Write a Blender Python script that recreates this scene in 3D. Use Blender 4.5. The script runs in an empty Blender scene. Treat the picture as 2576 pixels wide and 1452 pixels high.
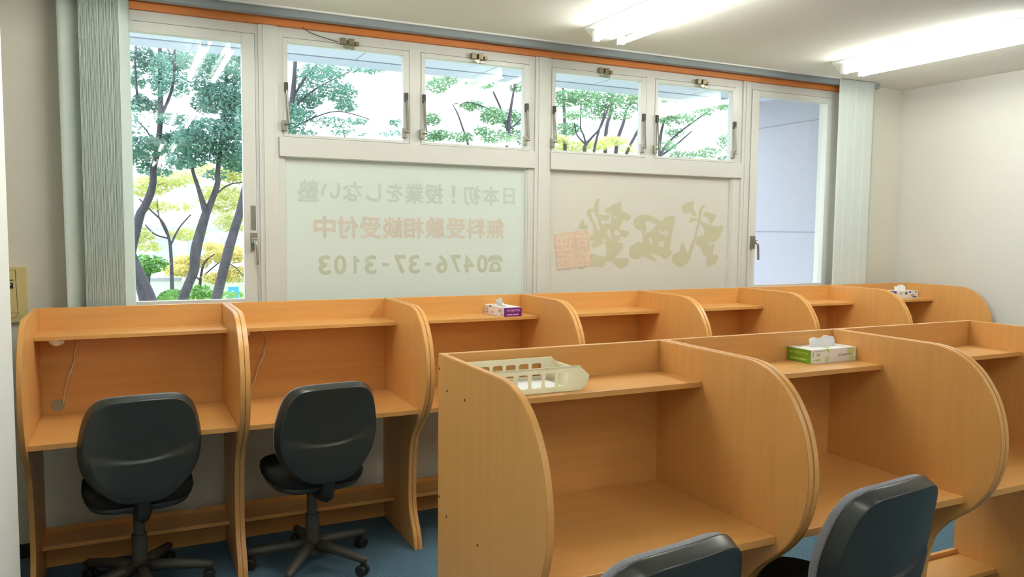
import bpy, bmesh, math, random
from mathutils import Vector, Matrix
C = bpy.context.scene.collection
SC = bpy.context.scene
PI = math.pi
R = math.radians

# ------------------------------------------------------------------ camera
CAM = Vector((0.3829, -4.0235, 1.5339))
YAW, PITCH, ROLL, FPX = R(25.8532), R(-4.2665), R(0.5731), 1990.72
FWD = Vector((math.sin(YAW)*math.cos(PITCH), math.cos(YAW)*math.cos(PITCH), math.sin(PITCH)))
_r = Vector((math.cos(YAW), -math.sin(YAW), 0)); _u = _r.cross(FWD)
RIGHT = _r*math.cos(ROLL) + _u*math.sin(ROLL)
UP = -_r*math.sin(ROLL) + _u*math.cos(ROLL)
cd = bpy.data.cameras.new('camera'); cam = bpy.data.objects.new('camera', cd); C.objects.link(cam)
cd.sensor_width = 36; cd.lens = 36*FPX/2576; cd.clip_start = 0.02; cd.clip_end = 300
M = Matrix((RIGHT, UP, -FWD)).transposed().to_4x4(); M.translation = CAM
cam.matrix_world = M; SC.camera = cam

# ------------------------------------------------------------------ world, exposure
w = bpy.data.worlds.new('overcast_sky'); SC.world = w; w.use_nodes = True
bg = w.node_tree.nodes['Background']; bg.inputs[0].default_value = (0.80, 0.88, 1.0, 1); bg.inputs[1].default_value = 2.75
SC.view_settings.view_transform = 'Standard'; SC.view_settings.look = 'None'
SC.view_settings.exposure = 0.42; SC.view_settings.gamma = 1.0; SC.view_settings.use_curve_mapping = False
TUBE_STRENGTH = 36.0; TUBE_STRENGTH_DIM = 20.0      # rear rows dimmed to keep the space under the desks dark
TUBE_COLOR = (0.96, 1.0, 0.92, 1)

# ------------------------------------------------------------------ measuring helpers (a point seen in the photo, at a known distance)
def at_y(px, py, Y):
    v = FWD + RIGHT*((px-1288)/FPX) - UP*((py-726)/FPX)
    return CAM + v*((Y-CAM.y)/v.y)
def px_size(px, py, Y):
    return (at_y(px, py, Y)-CAM).dot(FWD)/FPX

# ------------------------------------------------------------------ materials
def lin(r, g, b):
    f = lambda c: (c/12.92 if c <= 0.04045 else ((c+0.055)/1.055)**2.4)
    return (f(r/255), f(g/255), f(b/255), 1)
def mat(name, col, rough=0.6, metal=0.0, spec=0.5, noise=None, bump=None, sheen=0.0):
    m = bpy.data.materials.new(name); m.use_nodes = True
    nt = m.node_tree; b = nt.nodes['Principled BSDF']
    b.inputs['Base Color'].default_value = col; b.inputs['Roughness'].default_value = rough
    b.inputs['Metallic'].default_value = metal; b.inputs['Specular IOR Level'].default_value = spec
    if sheen: b.inputs['Sheen Weight'].default_value = sheen
    if noise or bump:
        tc = nt.nodes.new('ShaderNodeTexCoord')
    if noise:                                    # (scale xyz, amount, detail)
        sc, amt, det = noise
        mp = nt.nodes.new('ShaderNodeMapping'); mp.inputs['Scale'].default_value = sc
        n = nt.nodes.new('ShaderNodeTexNoise'); n.inputs['Scale'].default_value = 1; n.inputs['Detail'].default_value = det
        n.inputs['Roughness'].default_value = 0.65
        mx = nt.nodes.new('ShaderNodeMix'); mx.data_type = 'RGBA'
        lo = tuple(max(0, c*(1-amt)) for c in col[:3])+(1,); hi = tuple(min(1, c*(1+amt)) for c in col[:3])+(1,)
        mx.inputs[6].default_value = lo; mx.inputs[7].default_value = hi
        cr = nt.nodes.new('ShaderNodeMapRange'); cr.inputs[1].default_value = 0.3; cr.inputs[2].default_value = 0.7
        L = nt.links.new
        L(tc.outputs['Object'], mp.inputs[0]); L(mp.outputs[0], n.inputs['Vector']); L(n.outputs['Fac'], cr.inputs[0])
        L(cr.outputs[0], mx.inputs[0]); L(mx.outputs[2], b.inputs['Base Color'])
    if bump:                                     # (scale, strength, distance)
        n2 = nt.nodes.new('ShaderNodeTexNoise'); n2.inputs['Scale'].default_value = bump[0]; n2.inputs['Detail'].default_value = 4
        bp = nt.nodes.new('ShaderNodeBump'); bp.inputs['Strength'].default_value = bump[1]; bp.inputs['Distance'].default_value = bump[2]
        nt.links.new(tc.outputs['Object'], n2.inputs['Vector']); nt.links.new(n2.outputs['Fac'], bp.inputs['Height'])
        nt.links.new(bp.outputs[0], b.inputs['Normal'])
    return m
WOODC = lin(215, 158, 90)
M_WV = mat('beech_laminate_vertical', WOODC, 0.36, spec=0.5, noise=((34, 34, 2.0), 0.05, 5))
M_WH = mat('beech_laminate_horizontal', WOODC, 0.34, spec=0.5, noise=((2.0, 34, 34), 0.06, 5))
M_HOLE = mat('screw_recess', lin(60, 25, 15), 0.8)
M_GROM = mat('grey_grommet', lin(160, 154, 126), 0.6)
M_WALL = mat('cream_wallpaper', lin(229, 223, 210), 0.85, spec=0.2, bump=(160, 0.35, 0.002))
M_WALLW = mat('white_wallpaper', lin(232, 230, 224), 0.85, spec=0.2, bump=(130, 0.5, 0.003))
M_CEIL = mat('ceiling_paper', lin(236, 233, 228), 0.9, spec=0.15, bump=(200, 0.2, 0.001))
M_CARPET = mat('blue_carpet', lin(88, 114, 132), 0.95, spec=0.1, noise=((160, 160, 160), 0.45, 3), bump=(350, 0.6, 0.004))
M_BASE = mat('dark_vinyl_baseboard', lin(48, 40, 36), 0.6)
M_ALU = mat('painted_aluminium', lin(216, 214, 208), 0.34, spec=0.5)
M_ALU2 = mat('grey_rail', lin(138, 146, 150), 0.5)
M_ORANGE = mat('stained_timber_head', lin(205, 120, 52), 0.55, noise=((2, 60, 60), 0.12, 4))
M_STEEL = mat('worn_steel', lin(150, 145, 132), 0.35, metal=0.7)
M_DARKST = mat('dark_bracket', lin(70, 64, 56), 0.5, metal=0.3)
M_BRASS = mat('aged_brass', lin(132, 120, 94), 0.4, metal=0.6)
M_BLIND = None
M_BLINDR = None
M_PLATE = mat('cream_plastic', lin(222, 200, 140), 0.5)
M_BLACK = mat('black_plastic', lin(30, 30, 28), 0.5)
M_SHELL = mat('chair_shell_plastic', lin(47, 49, 45), 0.30, spec=0.6)
M_FAB = mat('grey_fabric', lin(126, 126, 134), 0.95, spec=0.1, noise=((400, 400, 400), 0.3, 2), sheen=0.2)
M_SEAT = mat('black_fabric', lin(38, 38, 36), 0.95, spec=0.1, noise=((400, 400, 400), 0.3, 2))
M_CHB = mat('chair_base_plastic', lin(66, 62, 54), 0.5)
M_WHITE = mat('white_enamel', lin(238, 238, 234), 0.4)
M_LAMPW = mat('white_lamp_plastic', lin(225, 222, 210), 0.4)
M_CORD = mat('white_cord', lin(226, 208, 176), 0.6)
M_WIRE = mat('grey_wire', lin(70, 70, 70), 0.5)
M_PAPER = mat('white_paper', lin(242, 242, 242), 0.8)
M_TISSUE = mat('white_tissue', lin(246, 246, 246), 0.9)
M_CARDW = mat('white_card', lin(236, 232, 232), 0.55)
M_GREEN = mat('green_print', lin(118, 158, 40), 0.5)
M_LGREEN = mat('light_green_print', lin(184, 206, 92), 0.5)
M_PGREEN = mat('pale_green_print', lin(206, 214, 150), 0.5)
M_PURPLE = mat('purple_print', lin(116, 34, 118), 0.5)
M_LPURP = mat('pale_purple_print', lin(226, 170, 214), 0.5)
M_PINK = mat('pink_print', lin(214, 176, 176), 0.5)
M_MAUVE = mat('mauve_print', lin(150, 104, 110), 0.5)
M_BLUE = mat('blue_print', lin(26, 88, 176), 0.5)
M_NAVY = mat('navy_print', lin(66, 92, 150), 0.5)
M_GREYP = mat('grey_print', lin(170, 160, 156), 0.5)
M_SOFF = mat('soffit_board', lin(200, 204, 222), 0.8)
M_BEAM = mat('soffit_edge_beam', lin(188, 194, 214), 0.8)
M_EXTW = mat('exterior_render', lin(182, 178, 188), 0.9, noise=((60, 60, 60), 0.04, 3))
M_JOINT = mat('joint_sealant', lin(150, 150, 160), 0.9)
M_BARK = mat('dark_bark', lin(78, 74, 78), 0.9, noise=((14, 14, 5), 0.35, 5), bump=(30, 0.7, 0.03))
M_GROUND = mat('lawn_ground', lin(150, 170, 120), 0.95, noise=((1.5, 1.5, 1.5), 0.25, 4))
M_CONC = mat('pale_concrete', lin(225, 225, 225), 0.9)
M_ROOF = mat('grey_roof', lin(176, 180, 188), 0.8)
M_HOUSE = mat('pale_house_wall', lin(214, 220, 226), 0.9)
M_SIGNB = mat('light_blue_sign', lin(70, 170, 220), 0.6)

def leaf_mat(name, col, trans):
    m = bpy.data.materials.new(name); m.use_nodes = True; nt = m.node_tree
    b = nt.nodes['Principled BSDF']; out = nt.nodes['Material Output']
    oi = nt.nodes.new('ShaderNodeTexCoord'); n = nt.nodes.new('ShaderNodeTexNoise'); n.inputs['Scale'].default_value = 1.3; n.inputs['Detail'].default_value = 2
    mx = nt.nodes.new('ShaderNodeMix'); mx.data_type = 'RGBA'
    mx.inputs[6].default_value = tuple(c*0.6 for c in col[:3])+(1,); mx.inputs[7].default_value = tuple(min(1, c*1.4) for c in col[:3])+(1,)
    nt.links.new(oi.outputs['Object'], n.inputs['Vector']); nt.links.new(n.outputs['Fac'], mx.inputs[0])
    b.inputs['Roughness'].default_value = 0.6; b.inputs['Specular IOR Level'].default_value = 0.2
    t = nt.nodes.new('ShaderNodeBsdfTranslucent'); ms = nt.nodes.new('ShaderNodeMixShader'); ms.inputs[0].default_value = trans
    nt.links.new(mx.outputs[2], b.inputs['Base Color']); nt.links.new(mx.outputs[2], t.inputs[0])
    nt.links.new(b.outputs[0], ms.inputs[1]); nt.links.new(t.outputs[0], ms.inputs[2]); nt.links.new(ms.outputs[0], out.inputs[0])
    return m
LEAF = {'green': leaf_mat('green_leaves', lin(128, 168, 150), 0.45), 'mid': leaf_mat('mid_green_leaves', lin(138, 176, 132), 0.45),
        'yellow': leaf_mat('yellow_green_leaves', lin(226, 228, 158), 0.45), 'orange': leaf_mat('orange_leaves', lin(255, 222, 150), 0.45),
        'shrub': leaf_mat('clipped_shrub_leaves', lin(130, 176, 96), 0.3)}

def glass_mat():
    m = bpy.data.materials.new('window_glass'); m.use_nodes = True; nt = m.node_tree; nt.nodes.clear()
    out = nt.nodes.new('ShaderNodeOutputMaterial'); tr = nt.nodes.new('ShaderNodeBsdfTransparent'); gl = nt.nodes.new('ShaderNodeBsdfGlossy')
    gl.inputs['Roughness'].default_value = 0.0; tr.inputs[0].default_value = (0.96, 0.98, 1, 1)
    fr = nt.nodes.new('ShaderNodeFresnel'); mx = nt.nodes.new('ShaderNodeMixShader'); L = nt.links.new
    ge = nt.nodes.new('ShaderNodeNewGeometry'); mr = nt.nodes.new('ShaderNodeMapRange')     # same index of refraction entering and leaving the thin pane
    mr.inputs[3].default_value = 1.5; mr.inputs[4].default_value = 1/1.5; L(ge.outputs['Backfacing'], mr.inputs[0]); L(mr.outputs[0], fr.inputs[0])
    L(fr.outputs[0], mx.inputs[0]); L(tr.outputs[0], mx.inputs[1]); L(gl.outputs[0], mx.inputs[2]); L(mx.outputs[0], out.inputs[0])
    return m
M_GLASS = glass_mat()
def sheet_mat(name, col, tl):
    m = bpy.data.materials.new(name); m.use_nodes = True; nt = m.node_tree; nt.nodes.clear()
    out = nt.nodes.new('ShaderNodeOutputMaterial'); d = nt.nodes.new('ShaderNodeBsdfDiffuse'); t = nt.nodes.new('ShaderNodeBsdfTranslucent')
    d.inputs[0].default_value = col; t.inputs[0].default_value = col
    mx = nt.nodes.new('ShaderNodeMixShader'); mx.inputs[0].default_value = tl; L = nt.links.new
    L(d.outputs[0], mx.inputs[1]); L(t.outputs[0], mx.inputs[2]); L(mx.outputs[0], out.inputs[0])
    return m
M_BLIND = sheet_mat('pale_green_blind_cloth', lin(232, 240, 233), 0.4); M_BLINDR = sheet_mat('pale_blind_cloth', lin(230, 236, 232), 0.2)
M_SHEETA = sheet_mat('white_sheet_greenish', lin(228, 236, 230), 0.14)
M_SHEETB = sheet_mat('white_sheet_warm', lin(226, 222, 213), 0.12)
M_INKG = sheet_mat('faint_green_ink', lin(206, 217, 206), 0.10)
M_INKR = sheet_mat('faint_red_ink', lin(221, 211, 198), 0.10)
M_INKD = sheet_mat('faint_grey_ink', lin(203, 209, 190), 0.10)
M_BRUSH = sheet_mat('faint_olive_ink', lin(207, 203, 175), 0.10)
M_SEAL = sheet_mat('faint_vermilion_ink', lin(226, 201, 183), 0.10)
M_SEALT = sheet_mat('seal_pale_ink', lin(232, 212, 192), 0.10)
def emit_mat(name, col, s):
    m = bpy.data.materials.new(name); m.use_nodes = True; nt = m.node_tree
    b = nt.nodes['Principled BSDF']; b.inputs['Emission Color'].default_value = col; b.inputs['Emission Strength'].default_value = s
    b.inputs['Base Color'].default_value = (0.9, 0.9, 0.9, 1)
    return m
M_TUBE = emit_mat('lit_fluorescent_tube', TUBE_COLOR, TUBE_STRENGTH)
M_TUBE_DIM = emit_mat('lit_dimmed_fluorescent_tube', TUBE_COLOR, TUBE_STRENGTH_DIM)

# ------------------------------------------------------------------ mesh helpers
def obj(name, bm, m, parent=None, smooth=False, loc=None):
    me = bpy.data.meshes.new(name); bmesh.ops.recalc_face_normals(bm, faces=bm.faces[:]); bm.to_mesh(me); bm.free()
    if smooth:
        for p in me.polygons: p.use_smooth = True
    for mm in (m if isinstance(m, (list, tuple)) else [m]): me.materials.append(mm)
    o = bpy.data.objects.new(name, me); C.objects.link(o)
    if parent: o.parent = parent
    if loc: o.location = loc
    return o
def tag(o, label, cat, group=None):
    o['label'] = label; o['category'] = cat
    if group: o['group'] = group
    return o
def thing(name, label, cat, loc=(0, 0, 0), rz=0, group=None):
    o = bpy.data.objects.new(name, None); C.objects.link(o); o.location = loc; o.rotation_euler = (0, 0, rz)
    o.empty_display_size = 0.1
    return tag(o, label, cat, group)
def struct(o):
    o['kind'] = 'structure'; return o
def dup(root, loc, rz=None, label=None):
    r = root.copy(); C.objects.link(r); r.location = loc
    if rz is not None: r.rotation_euler = (0, 0, rz)
    if label: r['label'] = label
    for ch in list(root.children):
        c = ch.copy(); C.objects.link(c); c.parent = r
        for g in ch.children:
            d = g.copy(); C.objects.link(d); d.parent = c
    return r
def box(bm, x0, x1, y0, y1, z0, z1, bev=0):
    vs = [bm.verts.new((x, y, z)) for x in (x0, x1) for y in (y0, y1) for z in (z0, z1)]
    F = [(0, 1, 3, 2), (4, 6, 7, 5), (0, 4, 5, 1), (2, 3, 7, 6), (0, 2, 6, 4), (1, 5, 7, 3)]
    fs = [bm.faces.new([vs[i] for i in f]) for f in F]
    if bev:
        es = list({e for f in fs for e in f.edges})
        bmesh.ops.bevel(bm, geom=es, offset=bev, segments=2, affect='EDGES', profile=0.6)
def B(*a, **k):
    bm = bmesh.new(); box(bm, *a, **k); return bm
def prism(bm, pts, axis, a0, a1):
    """polygon pts in the two other axes, extruded along axis from a0 to a1"""
    def P(p, a):
        return {'x': (a, p[0], p[1]), 'y': (p[0], a, p[1]), 'z': (p[0], p[1], a)}[axis]
    A = [bm.verts.new(P(p, a0)) for p in pts]; Bv = [bm.verts.new(P(p, a1)) for p in pts]
    n = len(pts); bm.faces.new(A); bm.faces.new(Bv[::-1])
    for i in range(n): bm.faces.new((A[i], Bv[i], Bv[(i+1) % n], A[(i+1) % n]))
def tube(bm, path, rad, n=8, caps=True):
    path = [Vector(p) for p in path]
    if not isinstance(rad, (list, tuple)): rad = [rad]*len(path)
    rings = []; ref = None
    for i, p in enumerate(path):
        t = (path[min(i+1, len(path)-1)]-path[max(i-1, 0)]).normalized()
        if ref is None:
            ref = t.orthogonal().normalized()
        ref = (ref - t*ref.dot(t)).normalized(); bi = t.cross(ref)
        rings.append([bm.verts.new(p + (ref*math.cos(2*PI*k/n)+bi*math.sin(2*PI*k/n))*rad[i]) for k in range(n)])
    for a, b in zip(rings, rings[1:]):
        for k in range(n): bm.faces.new((a[k], a[(k+1) % n], b[(k+1) % n], b[k]))
    if caps: bm.faces.new(rings[0][::-1]); bm.faces.new(rings[-1])
def T(path, rad, n=8):
    bm = bmesh.new(); tube(bm, path, rad, n); return bm
def spline(pts, k=6):
    pts = [Vector(p) for p in pts]; out = []
    for i in range(len(pts)-1):
        p0, p1, p2, p3 = pts[max(i-1, 0)], pts[i], pts[i+1], pts[min(i+2, len(pts)-1)]
        for j in range(k):
            t = j/k
            out.append(0.5*((2*p1)+(p2-p0)*t+(2*p0-5*p1+4*p2-p3)*t*t+(3*p1-p0-3*p2+p3)*t**3))
    out.append(pts[-1]); return out
def text_mesh(body, x0, x1, z0, z1, mirror=False, bold=0.0, face=-1):
    """flat lettering fitted to a rectangle, in the local xz plane"""
    cu = bpy.data.curves.new('t', 'FONT'); cu.body = body; cu.fill_mode = 'FRONT'; cu.resolution_u = 4
    o = bpy.data.objects.new('t', cu); C.objects.link(o)
    dg = bpy.context.evaluated_depsgraph_get(); me = bpy.data.meshes.new_from_object(o.evaluated_get(dg))
    bm = bmesh.new(); bm.from_mesh(me)
    bpy.data.objects.remove(o); bpy.data.curves.remove(cu); bpy.data.meshes.remove(me)
    xs = [v.co.x for v in bm.verts]; ys = [v.co.y for v in bm.verts]
    ax, bx, ay, by = min(xs), max(xs), min(ys), max(ys)
    for v in bm.verts:
        u = (v.co.x-ax)/(bx-ax); t = (v.co.y-ay)/(by-ay)
        if mirror: u = 1-u
        v.co = (x0+(x1-x0)*u, 0, z0+(z1-z0)*t)
    if bold:                                     # heavier strokes: the same glyph again, shifted by a hair
        g = bm.verts[:]+bm.edges[:]+bm.faces[:]; d = bold*(z1-z0)
        for k, (dx, dz) in enumerate(((d, 0), (-d, 0), (0, d), (0, -d))):
            r = bmesh.ops.duplicate(bm, geom=g); bmesh.ops.translate(bm, verts=[q for q in r['geom'] if isinstance(q, bmesh.types.BMVert)], vec=(dx, -0.00012*(k+1), dz))
    return bm
def glyph_one(x0, x1, z0, z1):
    P_ = [(0.36, 0), (0.72, 0), (0.72, 1), (0.42, 1), (0.30, 0.86), (0.06, 0.78), (0.06, 0.62), (0.36, 0.68)]
    return poly_mesh([[(x1-(x1-x0)*u, z0+(z1-z0)*v) for u, v in P_]])
def glyph_phone(x0, x1, z0, z1):
    out = [(0.0, 0.62), (0.0, 0.78), (0.10, 0.93), (0.26, 1.0), (0.74, 1.0), (0.90, 0.93), (1.0, 0.78), (1.0, 0.62), (0.76, 0.62), (0.76, 0.74), (0.66, 0.74), (0.66, 0.60), (0.74, 0.55), (0.86, 0.36), (0.90, 0.0), (0.10, 0.0), (0.14, 0.36), (0.26, 0.55), (0.34, 0.60), (0.34, 0.74), (0.24, 0.74), (0.24, 0.62)]
    dial = [(0.5+0.17*math.cos(k*PI/10), 0.30+0.17*math.sin(k*PI/10)) for k in range(20)]; gap = [(0.40, 0.62), (0.60, 0.62), (0.60, 0.72), (0.40, 0.72)]
    return poly_mesh([[(x0+(x1-x0)*u, z0+(z1-z0)*v) for u, v in lp] for lp in (out, dial, gap)])
def poly_mesh(loops):
    """flat filled outlines (holes allowed) in the local xz plane"""
    cu = bpy.data.curves.new('p', 'CURVE'); cu.dimensions = '2D'; cu.fill_mode = 'BOTH'
    for lp in loops:
        s = cu.splines.new('POLY'); s.points.add(len(lp)-1); s.use_cyclic_u = True
        for q, p in zip(s.points, lp): q.co = (p[0], p[1], 0, 1)
    o = bpy.data.objects.new('p', cu); C.objects.link(o)
    dg = bpy.context.evaluated_depsgraph_get(); me = bpy.data.meshes.new_from_object(o.evaluated_get(dg))
    bm = bmesh.new(); bm.from_mesh(me)
    bpy.data.objects.remove(o); bpy.data.curves.remove(cu); bpy.data.meshes.remove(me)
    for v in bm.verts: v.co = (v.co.x, 0, v.co.y)
    return bm

# ================================================================== the room
ZC = 2.607; YW = 0.15; XR = 5.66; XL = 0.02; YE = -0.9; YB = -11.4; XREC = -1.3
struct(obj('floor', B(XREC-0.1, XR+0.1, YB-0.1, 0.3, -0.1, 0), M_CARPET))
struct(obj('ceiling', B(XREC-0.1, XR+0.1, YB-0.1, 0.29, ZC, ZC+0.12), M_CEIL))
WX0, WX1 = 0.20, 4.96                       # the run of windows
bm = bmesh.new()
box(bm, XREC, WX0, YW, 0.29, 0, ZC); box(bm, WX1, XR, YW, 0.29, 0, ZC)
box(bm, WX0, WX1, YW, 0.29, 0, 1.04); box(bm, WX0, WX1, YW, 0.29, 2.577, ZC)
struct(obj('wall_back', bm, M_WALL))
M_WALLR = mat('off_white_wallpaper_lamp_offset', lin(216, 213, 206), 0.85, spec=0.2, bump=(160, 0.35, 0.002))  # whiter paper, its colour also darkened to offset strong lamp light here
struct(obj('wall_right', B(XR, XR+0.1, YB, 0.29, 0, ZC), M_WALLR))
struct(obj('wall_left', B(XL-0.12, XL, YB, YE, 0, ZC), M_WALLW))
bm = bmesh.new(); box(bm, XREC-0.1, XREC, YE-0.1, 0.29, 0, ZC); box(bm, XREC, XL-0.12, YE-0.1, YE, 0, ZC)
struct(obj('wall_recess', bm, M_WALL))
M_WALLF = mat('brown_far_wall', lin(140, 118, 92), 0.8)  # unseen wall, given a brown colour to absorb fill light
struct(obj('wall_front', B(XL-0.12, XR+0.1, YB-0.1, YB, 0, ZC), M_WALLF))
struct(obj('baseboard_back', B(XREC, XR, YW-0.012, YW, 0, 0.065), M_BASE))
struct(obj('baseboard_right', B(XR-0.012, XR, YB, YW-0.012, 0, 0.065), M_BASE))

# ------------------------------------------------------------------ windows
GY = 0.158
def ring(bm, x0, x1, z0, z1, gx0, gx1, gz0, gz1, y0, y1):
    box(bm, x0, gx0, y0, y1, z0, z1, bev=0.0015); box(bm, gx1, x1, y0, y1, z0, z1, bev=0.0015)
    box(bm, gx0, gx1, y0, y1, z0, gz0, bev=0.0015); box(bm, gx0, gx1, y0, y1, gz1, z1, bev=0.0015)
def window(n):
    o = bpy.data.objects.new('window_%d' % n, None); C.objects.link(o); return struct(o)
def sash(parent, x0, x1, z0, z1, gx0, gx1, gz0, gz1):
    bm = bmesh.new(); ring(bm, x0, x1, z0, z1, gx0, gx1, gz0, gz1, 0.135, 0.174)
    s = obj('sash', bm, M_ALU, parent)
    obj('glass', B(gx0-0.004, gx1+0.004, GY-0.0025, GY+0.0025, gz0-0.004, gz1+0.004), M_GLASS, s)
    return s
def stay(parent, x, side):
    """friction stay: dark upper bracket, slim bar, lower bracket on the frame"""
    bm = bmesh.new(); box(bm, x-0.009, x+0.009, 0.118, 0.135, 2.215, 2.262, bev=0.002); o = obj('stay_bracket', bm, M_DARKST, parent)
    b2 = bmesh.new(); tube(b2, [(x+0.002*side, 0.122, 2.225), (x+0.012*side, 0.120, 2.06)], 0.0055, 6)
    tube(b2, [(x-0.006*side, 0.126, 2.22), (x+0.004*side, 0.126, 2.06)], 0.003, 6); obj('stay_bar', b2, M_STEEL, parent)
    b3 = bmesh.new(); xb = x-0.012*side
    box(b3, xb-0.013, xb+0.013, 0.115, 0.135, 2.022, 2.072, bev=0.002); tube(b3, [(xb, 0.113, 2.05), (x+0.014*side, 0.113, 2.05)], 0.004, 6)
    obj('stay_foot', b3, M_STEEL, parent)
def latch(parent, x):
    bm = bmesh.new(); z = 2.496
    for dx in (-0.03, 0.012): box(bm, x+dx-0.014, x+dx+0.014, 0.108, 0.135, z-0.016, z+0.016, bev=0.002)
    box(bm, x+0.034, x+0.052, 0.11, 0.135, z-0.016, z+0.004, bev=0.002)
    obj('latch_keeper', bm, M_BRASS, parent)
    b2 = bmesh.new(); prism(b2, [(x-0.035, z-0.028), (x-0.005, z-0.018), (x+0.004, z-0.034), (x-0.012, z-0.042)], 'y', 0.098, 0.118)
    box(b2, x+0.002, x+0.026, 0.098, 0.12, z-0.042, z-0.026, bev=0.003); obj('latch_lever', b2, M_STEEL, parent)
def cam_handle(parent, x, z):
    bm = bmesh.new(); box(bm, x-0.016, x+0.016, 0.118, 0.135, z-0.012, z+0.075, bev=0.002); obj('handle_plate', bm, M_STEEL, parent)
    b2 = bmesh.new(); box(b2, x-0.012, x+0.012, 0.09, 0.118, z+0.02, z+0.05, bev=0.004)
    tube(b2, spline([(x, 0.095, z+0.04), (x+0.004, 0.082, z+0.02), (x+0.008, 0.08, z-0.03), (x+0.01, 0.08, z-0.085)], 4), [0.008]*12+[0.006], 8)
    obj('handle_lever', b2, M_STEEL, parent)
FY0, FY1 = 0.142, 0.21
# window_1: tall casement at the left
W1 = window(1); bm = bmesh.new(); ring(bm, WX0, 0.984, 1.04, 2.537, 0.235, 0.970, 1.10, 2.489, FY0, FY1); obj('frame', bm, M_ALU, W1)
s = sash(W1, 0.237, 0.966, 1.102, 2.486, 0.29, 0.905, 1.172, 2.438); cam_handle(W1, 0.95, 1.43)
obj('striker_plate', B(0.938, 0.962, 0.130, 0.137, 1.52, 1.64), M_STEEL, W1)
# window_2 and window_3: two top-hung lights over a wide lower pane
def double_window(n, x0, x1, sa, sb, ga, gb, px0, px1, latches):
    W = window(n); bm = bmesh.new()
    ring(bm, x0, x1, 1.04, 2.537, px0, px1+0.004, 1.08, 2.489, FY0, FY1)
    box(bm, sa[1]+0.003, sb[0]-0.003, FY0-0.004, FY1, 1.98, 2.50)
    obj('frame', bm, M_ALU, W)
    obj('transom', B(x0+0.002, x1-0.002, 0.122, 0.205, 1.893, 1.99, bev=0.002), M_ALU, W)
    for (q, g) in ((sa, ga), (sb, gb)):
        so = sash(W, q[0], q[1], 1.993, 2.486, g[0], g[1], 2.007, 2.462)
        stay(so, g[0]-0.010, 1); stay(so, g[1]+0.014, 1)
    for x in latches: latch(W, x)
    obj('lower_glass', B(px0-0.004, px1+0.008, GY+0.018, GY+0.023, 1.076, 1.896), M_GLASS, W)
    b2 = bmesh.new(); box(b2, px1-0.008, px1+0.004, 0.146, 0.158, 1.08, 1.893); box(b2, px0, px0+0.004, 0.146, 0.158, 1.08, 1.893)
    obj('glazing_bead', b2, M_ALU, W)
    return W
W2 = double_window(2, 1.078, 2.537, (1.105, 1.768), (1.838, 2.503), (1.127, 1.735), (1.860, 2.464), 1.108, 2.494, (1.436, 2.168))
W3 = double_window(3, 2.637, 4.100, (2.648, 3.318), (3.388, 4.064), (2.671, 3.283), (3.408, 4.012), 2.648, 4.032, (3.0, 3.741))
W4 = window(4); bm = bmesh.new(); ring(bm, 4.158, WX1, 1.04, 2.537, 4.178, 4.925, 1.10, 2.489, FY0, FY1); obj('frame', bm, M_ALU, W4)
sash(W4, 4.181, 4.922, 1.102, 2.486, 4.243, 4.876, 1.172, 2.448); cam_handle(W4, 4.214, 1.43)
for i, (a, b) in enumerate(((0.984, 1.078), (2.537, 2.637), (4.100, 4.158))):
    bm = bmesh.new(); box(bm, a, b, 0.132, FY1, 1.04, 2.537, bev=0.002); box(bm, a+0.022, b-0.022, 0.126, 0.134, 1.04, 2.537, bev=0.002)
    struct(obj('trim_%d' % (i+1), bm, M_ALU))
struct(obj('trim_4', B(WX0, 5.10, 0.118, YW, 2.537, 2.577, bev=0.002), M_ORANGE))
struct(obj('trim_5', B(XREC, 4.86, 0.012, 0.03, ZC-0.008, ZC), M_WHITE))

# printed sheets covering the lower panes, read from behind
YS = 0.160
def sheet(label, x0, x1, m):
    t = thing('window_sign', label, 'sign', ((x0+x1)/2, YS, 1.085))
    cx = (x0+x1)/2
    b = bmesh.new(); box(b, x0-cx, x1-cx, 0, 0.004, 0, 1.892-1.085); obj('sheet', b, m, t)
    b = bmesh.new(); box(b, x0-cx, x1-cx-0.01, -0.0012, 0.0, 1.864-1.085, 1.868-1.085); obj('edge_strip', b, M_WHITE, t)
    return t
def onsheet(t, px, py):
    p = at_y(px, py, YS); return (p.x-t.location.x, p.z-t.location.z)
def letter_line(t, body, tl, br, m, bold):
    a = onsheet(t, *tl); b = onsheet(t, *br)
    o = obj('lettering', text_mesh(body, a[0], b[0], b[1], a[1], mirror=True, bold=bold), m, t, loc=(0, -0.0008, 0)); return o
S2 = sheet('white window sheet with three mirrored lines of faint lettering and a telephone number', 1.112, 2.486, M_SHEETA)
def row(t, chars, p0, p1, h, m, bold):
    """evenly spaced characters, the first of the row at the right because the sheet is read from behind"""
    a = onsheet(t, *p0); b = onsheet(t, *p1); n = len(chars); bm = bmesh.new()
    wd = (b[0]-a[0])/n
    for i, (ch, fw, fh, dz, *bd) in enumerate(chars):
        cx = b[0]-wd*(i+0.5); cz = b[1]+(a[1]-b[1])*((i+0.5)/n)+dz*h
        if ch == '1': sub = glyph_one(cx-wd*fw/2, cx+wd*fw/2, cz-h*fh/2, cz+h*fh/2)
        elif ch == '☎': sub = glyph_phone(cx-wd*fw/2, cx+wd*fw/2, cz-h*fh/2, cz+h*fh/2)
        else: sub = text_mesh(ch, cx-wd*fw/2, cx+wd*fw/2, cz-h*fh/2, cz+h*fh/2, mirror=True, bold=bd[0] if bd else bold)
        me = bpy.data.meshes.new('x'); sub.to_mesh(me); sub.free(); bm.from_mesh(me); bpy.data.meshes.remove(me)
    return obj('lettering', bm, m, t, loc=(0, -0.0008, 0))
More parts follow.
